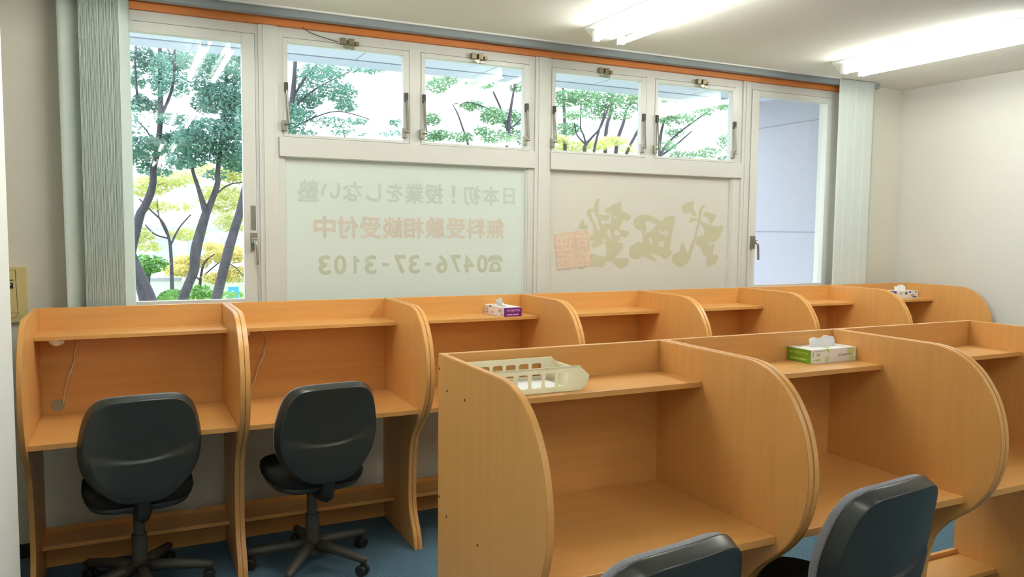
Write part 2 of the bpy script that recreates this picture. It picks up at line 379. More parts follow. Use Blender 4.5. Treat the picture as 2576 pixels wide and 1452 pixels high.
row(S2, [('日', .60, .86, 0), ('本', .88, 1, 0), ('初', .86, 1, 0), ('！', .18, .92, 0), ('授', .88, 1, 0), ('業', .9, 1, 0), ('を', .78, .92, 0), ('し', .68, .9, 0), ('な', .88, .92, 0), ('い', .84, .76, 0), ('塾', .92, 1, 0)],
    (747, 478), (1303, 495), 0.106, M_INKG, 0.026)
row(S2, [(c, .88, 1, 0) for c in '無料受験相談受付中'], (787, 571), (1270, 575), 0.112, M_INKR, 0.030)
row(S2, [('☎', 1.15, .92, 0, .012)]+[(c, (.42 if c == '-' else .60 if c == '1' else .72), (0.14 if c == '-' else .92), 0, .015 if c in '1-' else .034) for c in '0476-37-3103'], (797, 667), (1262, 663), 0.104, M_INKD, 0.034)
S3 = sheet('white window sheet with large mirrored olive brush characters and a red square seal', 2.654, 4.024, M_SHEETB)
def crop(t, pts, ox, oy, s):
    return [onsheet(t, ox+x/s, oy+y/s) for x, y in pts]
bu = [
 [(225,290),(250,235),(320,195),(440,180),(420,250),(440,320),(475,420),(420,415),(370,360),(300,380),(255,360)],
 [(560,245),(600,235),(622,250),(575,310),(555,400),(535,500),(505,620),(480,760),(440,900),(400,1010),(370,1130),(330,1200),(260,1250),(190,1270),(120,1240),(75,1180),(70,1110),(100,1050),(170,1025),(200,980),(220,860),(245,880),(265,850),(285,940),(325,1025),(350,1000),(380,900),(430,780),(460,650),(490,540),(505,430),(520,330)],
 [(360,480),(400,450),(450,460),(500,485),(495,505),(440,505),(360,535)],
 [(590,370),(640,345),(700,370),(790,400),(785,460),(760,510),(720,550),(675,520),(670,460),(610,430)],
 [(520,495),(560,510),(700,560),(830,600),(880,570),(920,600),(880,720),(840,800),(760,850),(690,860),(670,880),(690,910),(740,880),(780,910),(760,960),(750,1050),(810,1070),(840,1110),(810,1190),(740,1240),(690,1260),(640,1240),(650,1150),(635,1070),(575,1040),(560,960),(520,920),(465,885),(480,790),(550,740),(600,755),(605,640),(560,560),(515,530)]]
den = [
 [(210,520),(250,450),(330,400),(400,390),(480,405),(580,445),(690,500),(760,430),(910,430),(900,540),(870,640),(850,760),(830,880),(820,970),(860,1020),(820,1090),(750,1140),(690,1100),(620,1070),(500,1030),(600,1150),(580,1165),(500,1140),(420,1100),(370,1080),(320,1110),(270,1140),(210,1130),(160,1080),(150,1010),(180,930),(240,880),(310,850),(365,860),(370,780),(355,670),(280,640),(225,590)],
 [(415,515),(470,500),(540,530),(605,570),(560,610),(520,660),(470,685),(410,715),(435,650),(430,570)],
 [(650,660),(720,680),(770,660),(795,690),(780,740),(765,775),(735,735),(660,705)], [(475,795),(520,785),(530,880),(500,890)], [(650,850),(735,835),(710,935),(630,910)]]
juku = [
 [(530,330),(560,290),(640,260),(660,220),(760,200),(815,180),(810,280),(850,350),(970,410),(950,480),(900,510),(850,470),(800,580),(760,620),(800,650),(930,670),(940,720),(880,780),(840,770),(800,750),(780,820),(735,850),(835,880),(820,980),(760,1050),(700,1110),(760,1120),(840,1130),(900,1110),(945,1180),(880,1260),(790,1280),(730,1240),(690,1190),(640,1160),(570,1170),(520,1190),(545,1220),(480,1275),(420,1250),(330,1255),(250,1260),(170,1300),(110,1300),(70,1280),(100,1260),(300,1230),(310,1130),(300,1040),(350,1050),(420,1075),(550,1080),(560,900),(490,880),(440,910),(400,940),(340,940),(320,900),(350,850),(400,800),(330,830),(285,820),(290,750),(350,730),(420,680),(490,590),(540,540),(600,550),(640,520),(640,400),(600,370),(560,375)],
 [(565,730),(590,630),(620,640),(640,760),(660,830),(620,800),(590,740)], [(695,665),(740,655),(795,715),(710,745)], [(495,820),(525,785),(545,830),(540,880),(500,860)],
 [(680,430),(710,420),(770,465),(700,455)], [(610,960),(650,985),(640,1005),(610,995)]]
juku2 = [
 [(425,120),(455,140),(435,220),(435,330),(455,420),(480,520),(500,600),(455,615),(430,520),(395,420),(355,350),(355,230),(385,165)],
 [(250,310),(330,300),(370,330),(310,350),(320,430),(370,530),(415,640),(420,740),(350,740),(345,640),(330,540),(270,450),(235,390)],
 [(455,390),(540,410),(610,395),(615,440),(580,495),(520,490),(470,450)], [(110,610),(175,470),(210,580),(245,550),(240,625)]]
def smooth_loop(lp, k=3):
    n = len(lp); out = []
    for i in range(n):
        p0, p1, p2, p3 = (Vector(lp[(i+q) % n]) for q in (-1, 0, 1, 2))
        for j in range(k):
            t = j/k; out.append(tuple(0.5*((2*p1)+(p2-p0)*t*0.9+(2*p0-5*p1+4*p2-p3)*t*t*0.9+(3*p1-p0-3*p2+p3)*t**3*0.9) if False else p1+(p2-p1)*t+((p2-p0)*0.5-(p2-p1))*t*(1-t)**2*0.8-((p3-p1)*0.5-(p2-p1))*t*t*(1-t)*0.8))
    return out
bm = bmesh.new(); pieces = [([lp], 1680) for lp in bu]+[(den, 1560), (juku, 1440)]+[([lp], 1440) for lp in juku2]
for k, (loops, ox) in enumerate(pieces):         # overlapping strokes lie a hair apart
    b = poly_mesh([crop(S3, smooth_loop(lp), ox, 480, 6.6) for lp in loops]); bmesh.ops.translate(b, verts=b.verts[:], vec=(0, -0.00008*k, 0))
    me = bpy.data.meshes.new('x'); b.to_mesh(me); b.free(); bm.from_mesh(me); bpy.data.meshes.remove(me)
obj('brush_lettering', bm, M_BRUSH, S3, loc=(0, -0.0008, 0))
sq = [(135,315),(1010,165),(1060,400),(1110,1110),(700,1180),(235,1240),(205,980)]
seal = obj('seal_stamp', poly_mesh([crop(S3, sq, 1380, 560, 10.375)]), M_SEAL, S3, loc=(0, -0.0024, 0)); seal['label'] = 'faint red square seal'
bm = bmesh.new()
for ch, (x0, y0, x1, y1) in (('合', (700, 195, 1045, 640)), ('格', (690, 690, 1100, 1150)), ('逆', (165, 290, 640, 750)), ('転', (215, 775, 690, 1215))):
    a = onsheet(S3, 1380+x0/10.375, 560+y0/10.375); b = onsheet(S3, 1380+x1/10.375, 560+y1/10.375)
    sub = text_mesh(ch, a[0], b[0], b[1], a[1], mirror=True, bold=0.02); me = bpy.data.meshes.new('x'); sub.to_mesh(me); sub.free(); bm.from_mesh(me); bpy.data.meshes.remove(me)
obj('seal_lettering', bm, M_SEALT, seal, loc=(0, -0.0006, 0))

# ------------------------------------------------------------------ vertical blinds and their rail
rail = tag(obj('blind_headrail', B(0.0, 5.27, 0.035, 0.085, 2.567, ZC, bev=0.003), M_ALU2), 'grey metal blind rail running along the ceiling above the windows', 'curtain rail')
BL = thing('vertical_blind', 'pale green vertical blind bunched into a thick stack at the left window', 'blind', (0.23, 0.06, 2.565), group=None)
def slat_bm(wd, ang_t, ang_b, z1, n=14, bow=0.006, cols=6):
    bm = bmesh.new(); rows = []
    for i in range(n+1):
        z = -z1*i/n; a = ang_t+(ang_b-ang_t)*i/n; r = []
        for j in range(cols+1):
            u = (j/cols-0.5)*wd; v = bow*(1-(2*j/cols-1)**2)
            r.append(bm.verts.new((u*math.cos(a)-v*math.sin(a), u*math.sin(a)+v*math.cos(a), z)))
        rows.append(r)
    for a, b in zip(rows, rows[1:]):
        for j in range(cols): bm.faces.new((a[j], a[j+1], b[j+1], b[j]))
    return bm
def solid(o, t=0.0012):
    md = o.modifiers.new('s', 'SOLIDIFY'); md.thickness = t
random.seed(4)
s0 = obj('slat', slat_bm(0.118, R(6), R(40), 1.72), M_BLIND, BL, True, (-0.051, 0.002, 0)); solid(s0)
for i in range(34):
    s1 = obj('slat', slat_bm(0.088, R(60+random.uniform(-1, 1)), R(60+random.uniform(-1, 1)), 1.72, bow=0.0005), M_BLIND, BL, True, (-0.002+i*0.0048, random.uniform(-0.0006, 0.0006), 0)); solid(s1)
BR = thing('vertical_blind', 'pale green vertical blind drawn to the right end of the windows, hanging flat', 'blind', (5.02, 0.027, ZC-0.004))
for i, (x, wd) in enumerate(((-0.106, 0.10), (-0.03, 0.10), (0.05, 0.10), (0.135, 0.10))):
    s1 = obj('slat', slat_bm(wd, R(-1), R(-1), 1.76, bow=0.0003), M_BLINDR, BR, True, (x, -0.0018*i, 0)); solid(s1)

# ------------------------------------------------------------------ wall panel with slot, cables
WP = thing('wall_panel', 'cream plastic wall plate with a rounded slot and small black button, left of the blinds', 'wall plate', (-0.083, YW, 1.093))
obj('plate', B(-0.049, 0.049, -0.018, 0, 0, 0.252, bev=0.004), M_PLATE, WP)
bm = bmesh.new()
cv = [(-0.040+0.0, 0.237), (0.006, 0.237), (0.010, 0.06), (0.012, 0.045), (0.006, 0.030), (-0.006, 0.022), (-0.020, 0.022), (-0.032, 0.030), (-0.037, 0.045), (-0.038, 0.06), (-0.040, 0.237)]
tube(bm, [(x, -0.0185, z) for x, z in cv], 0.0008, 5); tube(bm, [(-0.037, -0.0185, 0.045), (0.011, -0.0185, 0.045)], 0.0008, 5)
obj('slot_outline', bm, M_HOLE, WP)
obj('button', B(-0.028, -0.004, -0.020, -0.017, 0.155, 0.180), M_BLACK, WP)
obj('indicator', B(-0.022, -0.011, -0.0208, -0.0199, 0.169, 0.175), M_CORD, WP)
bm = bmesh.new()
for k in range(5): box(bm, -0.029+k*0.0055, -0.029+k*0.0055+0.004, -0.0186, -0.0178, 0.189, 0.195)
obj('button_caption', bm, M_BLACK, WP)
p = [at_y(760, 68, 0.11), at_y(780, 82, 0.10), at_y(815, 95, 0.10), at_y(852, 106, 0.105)]
tag(obj('cable', T(spline(p), 0.0022, 6), M_WIRE, smooth=True), 'thin dark wire drooping from the orange timber to the first window latch', 'cable')

# ------------------------------------------------------------------ ceiling lights
def ceiling_light(x, y0, label):
    t = thing('ceiling_light', label, 'ceiling light', (x, y0, ZC), 0, 'twin tube ceiling lights')
    L = 1.32
    bm = bmesh.new(); prism(bm, [(-0.105, 0), (0.105, 0), (0.105, -0.012), (0.035, -0.062), (-0.035, -0.062), (-0.105, -0.012)], 'y', 0, -L)
    obj('housing', bm, M_WHITE, t)
    for sx in (-0.077, 0.077):
        b = bmesh.new(); tube(b, [(sx, -0.085, -0.070), (sx, -L+0.085, -0.070)], 0.0155, 12); tb = obj('tube', b, M_TUBE, t, True)
        for (ya, yb) in ((-0.058, -0.084), (-L+0.058, -L+0.084)):
            b = bmesh.new(); box(b, sx-0.017, sx+0.017, min(ya, yb), max(ya, yb), -0.088, -0.03, bev=0.004); obj('lamp_holder', b, M_WHITE, t)
    return t
LIGHTS = None; DIM_TUBE = {}
for i, x in enumerate((0.86, 2.69, 4.50)):
    for j, y in enumerate((-0.33, -3.2, -6.1, -9.0)):
        lab = 'twin tube fluorescent ceiling light out of sight behind the viewer'
        if j == 0: lab = ('twin tube fluorescent ceiling light over the leftmost desks, above the picture', 'lit twin tube ceiling light near the middle of the ceiling', 'lit twin tube ceiling light nearest the right wall')[i]
        if LIGHTS is None: LIGHTS = ceiling_light(x, y, lab)
        else:
            lt = dup(LIGHTS, (x, y, ZC), label=lab)
            if j:
                for o in lt.children:
                    if o.name.split('.')[0] == 'tube':
                        o.data = DIM_TUBE.setdefault(o.data.name, o.data.copy()); o.data.materials[0] = M_TUBE_DIM

# ================================================================== study carrels
ZT, ZS, ZD = 1.169, 1.0686, 0.6946; TP = 0.0195; WU = 0.7985
prof = [(0, 0), (0, ZT), (-0.40, ZT), (-0.438, 1.1685), (-0.470, 1.165), (-0.503, 1.157), (-0.532, 1.146), (-0.558, 1.131), (-0.582, 1.113), (-0.605, 1.090), (-0.626, 1.062), (-0.643, 1.035),
        (-0.657, 1.005), (-0.668, 0.970), (-0.676, 0.935), (-0.680, 0.900), (-0.681, 0.865), (-0.678, 0.830), (-0.671, 0.795), (-0.660, 0.762), (-0.645, 0.728), (-0.627, 0.700), (-0.605, 0.672), (-0.580, 0.647),
        (-0.553, 0.623), (-0.525, 0.600), (-0.500, 0.576), (-0.480, 0.552), (-0.464, 0.528), (-0.452, 0.500), (-0.441, 0.460), (-0.432, 0.410), (-0.427, 0.36), (-0.4245, 0.30), (-0.424, 0.235), (-0.427, 0.205), (-0.435, 0.175),
        (-0.448, 0.147), (-0.466, 0.118), (-0.484, 0.090), (-0.499, 0.062), (-0.509, 0.034), (-0.515, 0.0)]
prof = [(0, 0), (0, ZT)]+[(q.x, q.y) for q in spline([(a, b, 0) for a, b in prof[2:]], 3)]
def side_bm(x0):
    bm = bmesh.new(); prism(bm, prof, 'x', x0, x0+TP)
    es = [e for e in bm.edges if len(e.link_faces) == 2 and any(abs(f.normal.x) > 0.9 or len(f.verts) > 6 for f in e.link_faces)]
    bmesh.ops.recalc_face_normals(bm, faces=bm.faces[:])
    bmesh.ops.bevel(bm, geom=es, offset=0.0022, segments=2, affect='EDGES')
    return bm
def make_carrel(label):
    t = thing('study_carrel', label, 'study carrel')
    L = obj('side_panel', side_bm(0), M_WV, t); Rr = obj('side_panel', side_bm(WU-TP), M_WV, t)
    x0, x1 = TP, WU-TP
    obj('back_panel', B(x0, x1, -0.020, 0, 0.655, ZT-0.0005, bev=0.0015), M_WH, t)
    obj('shelf', B(x0, x1, -0.243, -0.020, ZS-0.017, ZS, bev=0.0015), M_WH, t)
    obj('desk_top', B(x0, x1, -0.571, -0.020, ZD-0.022, ZD, bev=0.002), M_WH, t)
    obj('kick_board', B(x0, x1, -0.020, -0.003, 0.0, 0.178, bev=0.001), M_WH, t)
    obj('foot_shelf', B(x0, x1, -0.193, -0.020, 0.140, 0.158, bev=0.0015), M_WH, t)
    return t
P = 0.8; XB, YBK = 1.1949, -1.8546
A_LAB = ['wooden study carrel at the left end of the window row, with grey cable hole',
         'wooden study carrel by the window, second from the left end of its row',
         'wooden study carrel by the window holding the purple tissue box',
         'wooden window-row study carrel just right of the one with the purple tissue box',
         'middle of the three bare wooden carrels between purple and blue tissue boxes',
         'wooden window-row study carrel just left of the one with the blue tissue box',
         'wooden study carrel at the right end of the window row, holding the blue tissue box']
B_LAB = ['wooden front-row study carrel holding the cream basket, screw holes in its left side',
         'wooden front-row study carrel holding the green tissue box',
         'wooden front-row study carrel at the right edge of the photo, its shelf bare']
proto = make_carrel(A_LAB[0]); proto['group'] = 'study carrels along the window'
carrels = [proto]
for i in range(1, 7): carrels.append(dup(proto, (i*P, 0, 0), label=A_LAB[i]))
for i in range(3):
    c = dup(proto, (XB+i*P, YBK, 0), label=B_LAB[i]); c['group'] = 'study carrels in the front row'; carrels.append(c)
def part_of(c, nm, k=0): return [o for o in c.children if o.name.split('.')[0] == nm][k]
# grey cable hole in the first carrel, screw recesses in the exposed left side of the front row
b = bmesh.new(); prism(b, [(0.083+0.027*math.cos(a*PI/12), 0.734+0.027*math.sin(a*PI/12)) for a in range(24)], 'y', -0.0235, -0.0195); g = obj('cable_grommet', b, M_GROM, proto); g['label'] = 'grey round cable grommet'
sp = [o for o in carrels[7].children if o.name.startswith('side_panel')]
sp = min(sp, key=lambda o: sum(v.co.x for v in o.data.vertices)/len(o.data.vertices))
for (dy, z) in ((0.012, 1.125), (0.074, 1.07), (0.206, 1.07), (0.012, 0.741), (0.072, 0.70), (0.30, 0.70)):
    b = bmesh.new(); prism(b, [(-dy+0.0042*math.cos(a*PI/6), z+0.0042*math.sin(a*PI/6)) for a in range(12)], 'x', -0.0006, 0.001); obj('screw_hole', b, M_HOLE, sp)

# small lamps under the shelves of the first two carrels, with their cords
def shelf_lamp(x, y, label, cord):
    t = thing('shelf_lamp', label, 'lamp', (x, y, ZS-0.017))
    bm = bmesh.new(); rings = []
    for i in range(7):
        a = i/6*PI/2; r = 0.030*math.cos(a); z = -0.004-0.024*math.sin(a)
        rings.append([bm.verts.new((r*math.cos(k*PI/10), r*math.sin(k*PI/10), z)) for k in range(20)] if r > 1e-4 else [bm.verts.new((0, 0, z))])
    for a, b in zip(rings, rings[1:]):
        for k in range(20):
            bm.faces.new((a[k], a[(k+1) % 20], b[(k+1) % 20], b[k]) if len(b) > 1 else (a[k], a[(k+1) % 20], b[0]))
    obj('dome', bm, M_LAMPW, t, True)
    b = bmesh.new(); prism(b, [(0.031*math.cos(k*PI/12), 0.031*math.sin(k*PI/12)) for k in range(24)], 'z', -0.0045, 0); obj('base_ring', b, M_WHITE, t)
    pts = [Vector(q)-t.location for q in cord]
    n = len(spline(pts)); obj('cord', T(spline(pts), [0.0050 if (0.55 < i/n < 0.72) else 0.0030 for i in range(n)], 6), M_CORD, t, True)
shelf_lamp(0.100, -0.205, 'white dome lamp under the leftmost carrel shelf with its cord hanging down', [(0.105, -0.178, 1.0475), (0.15, -0.04, 1.046), (0.168, -0.028, 1.023), (0.155, -0.026, 0.962), (0.150, -0.026, 0.92), (0.127, -0.026, 0.856), (0.110, -0.026, 0.786), (0.105, -0.028, 0.742)])
shelf_lamp(0.853, -0.205, 'white dome lamp half hidden under the shelf of the second carrel', [(0.86, -0.178, 1.0475), (0.94, -0.04, 1.046), (0.969, -0.028, 1.015), (0.985, -0.026, 0.975), (0.968, -0.026, 0.935), (0.968, -0.026, 0.905), (0.945, -0.026, 0.86), (0.923, -0.026, 0.788), (0.897, -0.026, 0.728)])
p = [(0.585, -0.03, 0.168), (0.64, -0.03, 0.185), (0.69, -0.028, 0.225), (0.715, -0.028, 0.28), (0.725, -0.03, 0.34), (0.73, -0.026, 0.60), (0.73, -0.026, 0.671)]
tag(obj('cable', T(spline(p), 0.0022, 6), M_LAMPW, smooth=True), 'thin white cable hanging under the leftmost desk onto its foot shelf', 'cable')

# ================================================================== chairs
def outline(n=96):
    tab = [(0.0, 0.0), (0.004, 0.16), (0.012, 0.34), (0.05, 0.50), (0.103, 0.64), (0.16, 0.75), (0.22, 0.84), (0.33, 0.95), (0.48, 1.0), (0.62, 0.99), (0.79, 0.92), (0.88, 0.85), (0.93, 0.78), (0.965, 0.69), (0.985, 0.58), (0.996, 0.40), (1.0, 0.0)]
    half = spline([(x, v, 0) for v, x in tab], 3)
    ptsR = [(p.x, p.y) for p in half]
    return ptsR + [(-x, v) for x, v in ptsR[-2:0:-1]]
HB, WB2, Z0B = 0.448, 0.223, 0.437
def back_layer(prof_s, bulge, crease=0.0):
    ol = outline(); bm = bmesh.new(); rings = []; zc = 0.5
    for s, yb in prof_s:
        r = []
        for (x, v) in ol:
            X = x*s*WB2; V = zc+(v-zc)*s; Z = Z0B+V*HB
            y = 0.55*X*X + bulge*yb
            if crease and s < 0.93:
                zcr = Z0B+HB*(0.415+0.085*((X+0.02)/0.2)**2)
                d = (zcr-Z)/0.006; k = 1/(1+math.exp(-max(-30, min(30, d*2.2))))
                y -= crease*k*max(0, min(1, (0.93-s)/0.12))*max(0.0, min(1.0, 0.35+(Z-Z0B)/0.14))
            y -= 0.066*((Z-Z0B)/HB)**2
            r.append(bm.verts.new((X, y, Z)))
        rings.append(r)
    n = len(ol)
    for a, b in zip(rings, rings[1:]):
        for k in range(n): bm.faces.new((a[k], a[(k+1) % n], b[(k+1) % n], b[k]))
    bm.faces.new(rings[-1]); bm.faces.new(rings[0][::-1])
    return bm
def make_chair(label, loc, rz):
    t = thing('office_chair', label, 'chair', loc, rz, 'dark office chairs')
    ps = [(1.0, 0.0), (0.997, -0.004), (0.990, -0.009), (0.960, -0.0255), (0.935, -0.0395), (0.929, -0.0418), (0.921, -0.0427), (0.900, -0.0432), (0.885, -0.0434)] + [(0.885-0.885*i/44*0.98, -0.0434-0.006*i/44) for i in range(1, 45)]
    o = obj('backrest_shell', back_layer(ps, 1.0, 0.009), M_SHELL, t, True, (0, -0.215, 0))
    pf = [(0.985, 0.001), (0.995, 0.008), (0.99, 0.020), (0.965, 0.032), (0.90, 0.042), (0.8, 0.048), (0.6, 0.054), (0.35, 0.058), (0.1, 0.059)]
    obj('backrest_cushion', back_layer(pf, 1.0), M_FAB, t, True, (0, -0.215, 0))
    def pad(z0, z1, wd, dp, yo, bul):
        bm = bmesh.new(); rings = []; n = 48
        prof_ = [(0.90, z0), (0.97, z0+0.006), (1.0, z0+(z1-z0)*0.45), (0.985, z0+(z1-z0)*0.8), (0.94, z1-0.004), (0.85, z1), (0.5, z1+bul), (0.1, z1+bul)]
        for s, z in prof_:
            r = []
            for k in range(n):
                a = 2*PI*k/n; c, q = math.cos(a), math.sin(a); e = 0.55
                r.append(bm.verts.new((s*wd*(1-0.10*max(0.0, q))*math.copysign(abs(c)**e, c), yo+s*dp*math.copysign(abs(q)**e, q), z+0.02*(s*abs(c))**2*0.5)))
            rings.append(r)
        for a, b in zip(rings, rings[1:]):
            for k in range(n): bm.faces.new((a[k], a[(k+1) % n], b[(k+1) % n], b[k]))
        bm.faces.new(rings[0][::-1]); bm.faces.new(rings[-1]); return bm
    obj('seat_pan', pad(0.388, 0.43, 0.198, 0.205, 0.02, 0.0), M_SHELL, t, True)
    obj('seat', pad(0.414, 0.478, 0.210, 0.222, 0.02, 0.006), M_SEAT, t, True)
    bm = bmesh.new(); box(bm, -0.05, 0.05, -0.08, 0.10, 0.355, 0.395, bev=0.008)
    obj('tilt_mechanism', bm, M_BLACK, t)
    bm = bmesh.new(); pth = spline([(0, -0.02, 0.372), (0, -0.14, 0.372), (0, -0.205, 0.385), (0, -0.222, 0.42), (0, -0.232, 0.47)], 4)
    tube(bm, pth, 0.030, 8)
    for v in bm.verts: v.co.y = v.co.y if abs(v.co.x) < 1 else v.co.y
    obj('back_support', bm, M_BLACK, t, True)
    bm = bmesh.new(); tube(bm, [(0, 0, 0.075), (0, 0, 0.24)], 0.031, 16); tube(bm, [(0, 0, 0.24), (0, 0, 0.36)], 0.023, 16); obj('gas_column', bm, M_CHB, t)
    bm = bmesh.new(); tube(bm, [(0.05, 0.02, 0.375), (0.17, 0.03, 0.378), (0.20, 0.03, 0.382)], [0.005, 0.005, 0.011], 8); obj('lever', bm, M_BLACK, t, True)
    bm = bmesh.new(); tube(bm, [(0, 0, 0.062), (0, 0, 0.125)], 0.042, 16); obj('hub', bm, M_CHB, t)
    for k in range(5):
        a = R(90+72*k+36+34)
        ca, sa = math.cos(a), math.sin(a)
        bm = bmesh.new(); pt = [Vector((ca*r, sa*r, z)) for r, z in ((0.03, 0.098), (0.12, 0.094), (0.22, 0.082), (0.275, 0.074), (0.292, 0.070))]
        tube(bm, pt, [0.027, 0.024, 0.020, 0.018, 0.012], 10); obj('leg', bm, M_CHB, t, True)
        bm = bmesh.new(); c0 = Vector((ca*0.272, sa*0.272, 0.0)); side = Vector((-sa, ca, 0)); fw = Vector((ca, sa, 0))
        for sg in (-1, 1):
            ctr = c0+side*0.014*sg+Vector((0, 0, 0.0255))
            tube(bm, [ctr-side*0.009, ctr-side*0.006, ctr+side*0.006, ctr+side*0.009], [0.021, 0.0255, 0.0255, 0.021], 16)
        tube(bm, [c0+Vector((0, 0, 0.025)), c0+Vector((0, 0, 0.062))], 0.009, 8); obj('caster', bm, M_BLACK, t)
    return t
ch = make_chair('dark office chair tucked in at the leftmost study carrel', (0.395, -0.42, 0), R(4))
def turn_base(c, deg):
    for o in c.children:
        if o.name.split('.')[0] in ('leg', 'caster'): o.rotation_euler = (0, 0, R(deg))
dup(ch, (1.105, -0.475, 0), R(6), 'dark office chair at the second carrel from the left, turned slightly leftward')
turn_base(ch, -28)
turn_base(dup(ch, (1.360, -2.47, 0), R(9), 'dark office chair at the front carrel with the cream basket, only its top showing'), 20)
turn_base(dup(ch, (2.152, -2.362, 0), R(7), 'dark office chair at the front carrel with the green tissue box'), -10)

# ================================================================== things on the shelves
def tissue_box(loc, rz, L, D, H, label, side_c, end_c, tissue_kind):
    """local x along the box, its front at y=0, box behind it"""
    t = thing('tissue_box', label, 'tissue box', loc, rz, 'tissue boxes on the shelves')
    obj('carton', B(0, L, 0, D, 0, H, bev=0.0015), M_CARDW, t)
    return t
def decal(parent, name, bm, m, frame):
    o = obj(name, bm, m, parent); o.matrix_local = frame; return o
F_FRONT = Matrix.Translation((0, -0.0006, 0))
def F_LEFT(D): return Matrix.Translation((-0.0006, D, 0)) @ Matrix.Rotation(-PI/2, 4, 'Z')
def F_TOP(H): return Matrix.Translation((0, 0, H+0.0006)) @ Matrix.Rotation(-PI/2, 4, 'X')
def rect(x0, x1, z0, z1):
    return poly_mesh([[(x0, z0), (x1, z0), (x1, z1), (x0, z1)]])
def blob(cx, cz, rx, rz, rot=0, lobes=0, amp=0.0, n=28):
    pts = []
    for k in range(n):
        a = 2*PI*k/n; r = 1+amp*math.cos(lobes*a); x, z = rx*r*math.cos(a), rz*r*math.sin(a)
        pts.append((cx+x*math.cos(rot)-z*math.sin(rot), cz+x*math.sin(rot)+z*math.cos(rot)))
    return pts
def leafshape(cx, cz, L, W, rot):
    pts = [(-L, 0), (-L*0.4, W), (L*0.2, W*0.9), (L, 0), (L*0.2, -W*0.9), (-L*0.4, -W)]
    return [(cx+x*math.cos(rot)-z*math.sin(rot), cz+x*math.sin(rot)+z*math.cos(rot)) for x, z in pts]
def tissue_tuft(t, x0, x1, y, z, hts, slant=0.0):
    """a folded sheet standing up out of the slot: two leaves with a wavy top edge"""
    bm = bmesh.new(); n = 40; rows = 9; grid = []
    for j in range(rows):
        v = j/(rows-1); r = []
        for i in range(n+1):
            u = i/n; f = u*(len(hts)-1); k = min(int(f), len(hts)-2); h = hts[k]+(hts[k+1]-hts[k])*(0.5-0.5*math.cos(PI*(f-k)))
            x = x0+(x1-x0)*u+(0.006*(v-0.3))*math.sin(9*u+1)
            r.append(bm.verts.new((x, y+slant*v+0.005*v*math.sin(11*u+0.6)+0.003*v*math.sin(23*u), z+h*v)))
        grid.append(r)
    for a, b in zip(grid, grid[1:]):
        for i in range(n): bm.faces.new((a[i], a[i+1], b[i+1], b[i]))
    o = obj('tissue', bm, M_TISSUE, t, True); solid(o, 0.0012); return o
H5 = 0.050
# green box on the middle front-row shelf
G = tissue_box((2.547, -1.990, ZS), R(0.8), 0.226, 0.113, H5, 'green and white tissue box on the front-row shelf', None, None, 0)
decal(G, 'end_print', rect(0.001, 0.112, 0.001, H5-0.001), M_GREEN, F_LEFT(0.113))
decal(G, 'end_lettering', text_mesh('HOT SELECTION', 0.014, 0.098, 0.030, 0.0385, bold=0.03), M_LGREEN, Matrix.Translation((-0.0006, 0, 0)) @ F_LEFT(0.113))
b = bmesh.new()
for k, (a, c) in enumerate(((0.018, 0.034), (0.036, 0.056), (0.060, 0.092))): box(b, a, c, -0.0001, 0.0001, 0.0095, 0.0155)
decal(G, 'end_small_print', b, M_LGREEN, Matrix.Translation((-0.0006, 0, 0)) @ F_LEFT(0.113))
decal(G, 'front_numeral', text_mesh('200', 0.025, 0.043, 0.0265, 0.036, bold=0.02), M_LGREEN, F_FRONT)
decal(G, 'front_lettering', text_mesh('HOT SELECTION', 0.134, 0.199, 0.0215, 0.0285, bold=0.02), M_GREYP, F_FRONT)
b = bmesh.new()
for k in range(6): box(b, 0.014+k*0.0095, 0.021+k*0.0095, -0.0001, 0.0001, 0.0425, 0.0445)
decal(G, 'front_small_print', b, M_GREYP, F_FRONT)
def polys(lst):
    bm = bmesh.new()
    for lp in lst:
        b_ = poly_mesh([lp]); me = bpy.data.meshes.new('x'); b_.to_mesh(me); b_.free(); bm.from_mesh(me); bpy.data.meshes.remove(me)
    return bm
decal(G, 'leaf_print', polys([leafshape(0.009, 0.034, 0.013, 0.003, 1.75), leafshape(0.036, 0.0125, 0.017, 0.0038, 0.05), leafshape(0.084, 0.042, 0.012, 0.004, -0.9), leafshape(0.015, 0.0125, 0.006, 0.0025, 0.2), leafshape(0.005, 0.005, 0.007, 0.002, 0.9), leafshape(0.078, 0.0475, 0.010, 0.002, 0.0)]), M_LGREEN, F_FRONT)
decal(G, 'flower_print', polys([blob(0.079, 0.0135, 0.0125, 0.0115, 0, 5, 0.12), blob(0.200, 0.0365, 0.021, 0.011, 0, 5, 0.12), blob(0.205, 0.012, 0.017, 0.0095, 0.1, 5, 0.12)]), M_PGREEN, F_FRONT)
decal(G, 'top_leaf_print', polys([leafshape(0.105, 0.030, 0.026, 0.006, 0.15), leafshape(0.098, 0.016, 0.016, 0.005, -0.3), leafshape(0.045, 0.095, 0.018, 0.006, 0.2)]), M_LGREEN, F_TOP(H5))
tissue_tuft(G, 0.055, 0.180, 0.058, H5-0.002, [0.024, 0.031, 0.035, 0.036, 0.034, 0.031, 0.034, 0.034, 0.036, 0.040, 0.040, 0.035, 0.037, 0.036, 0.024], 0.006)
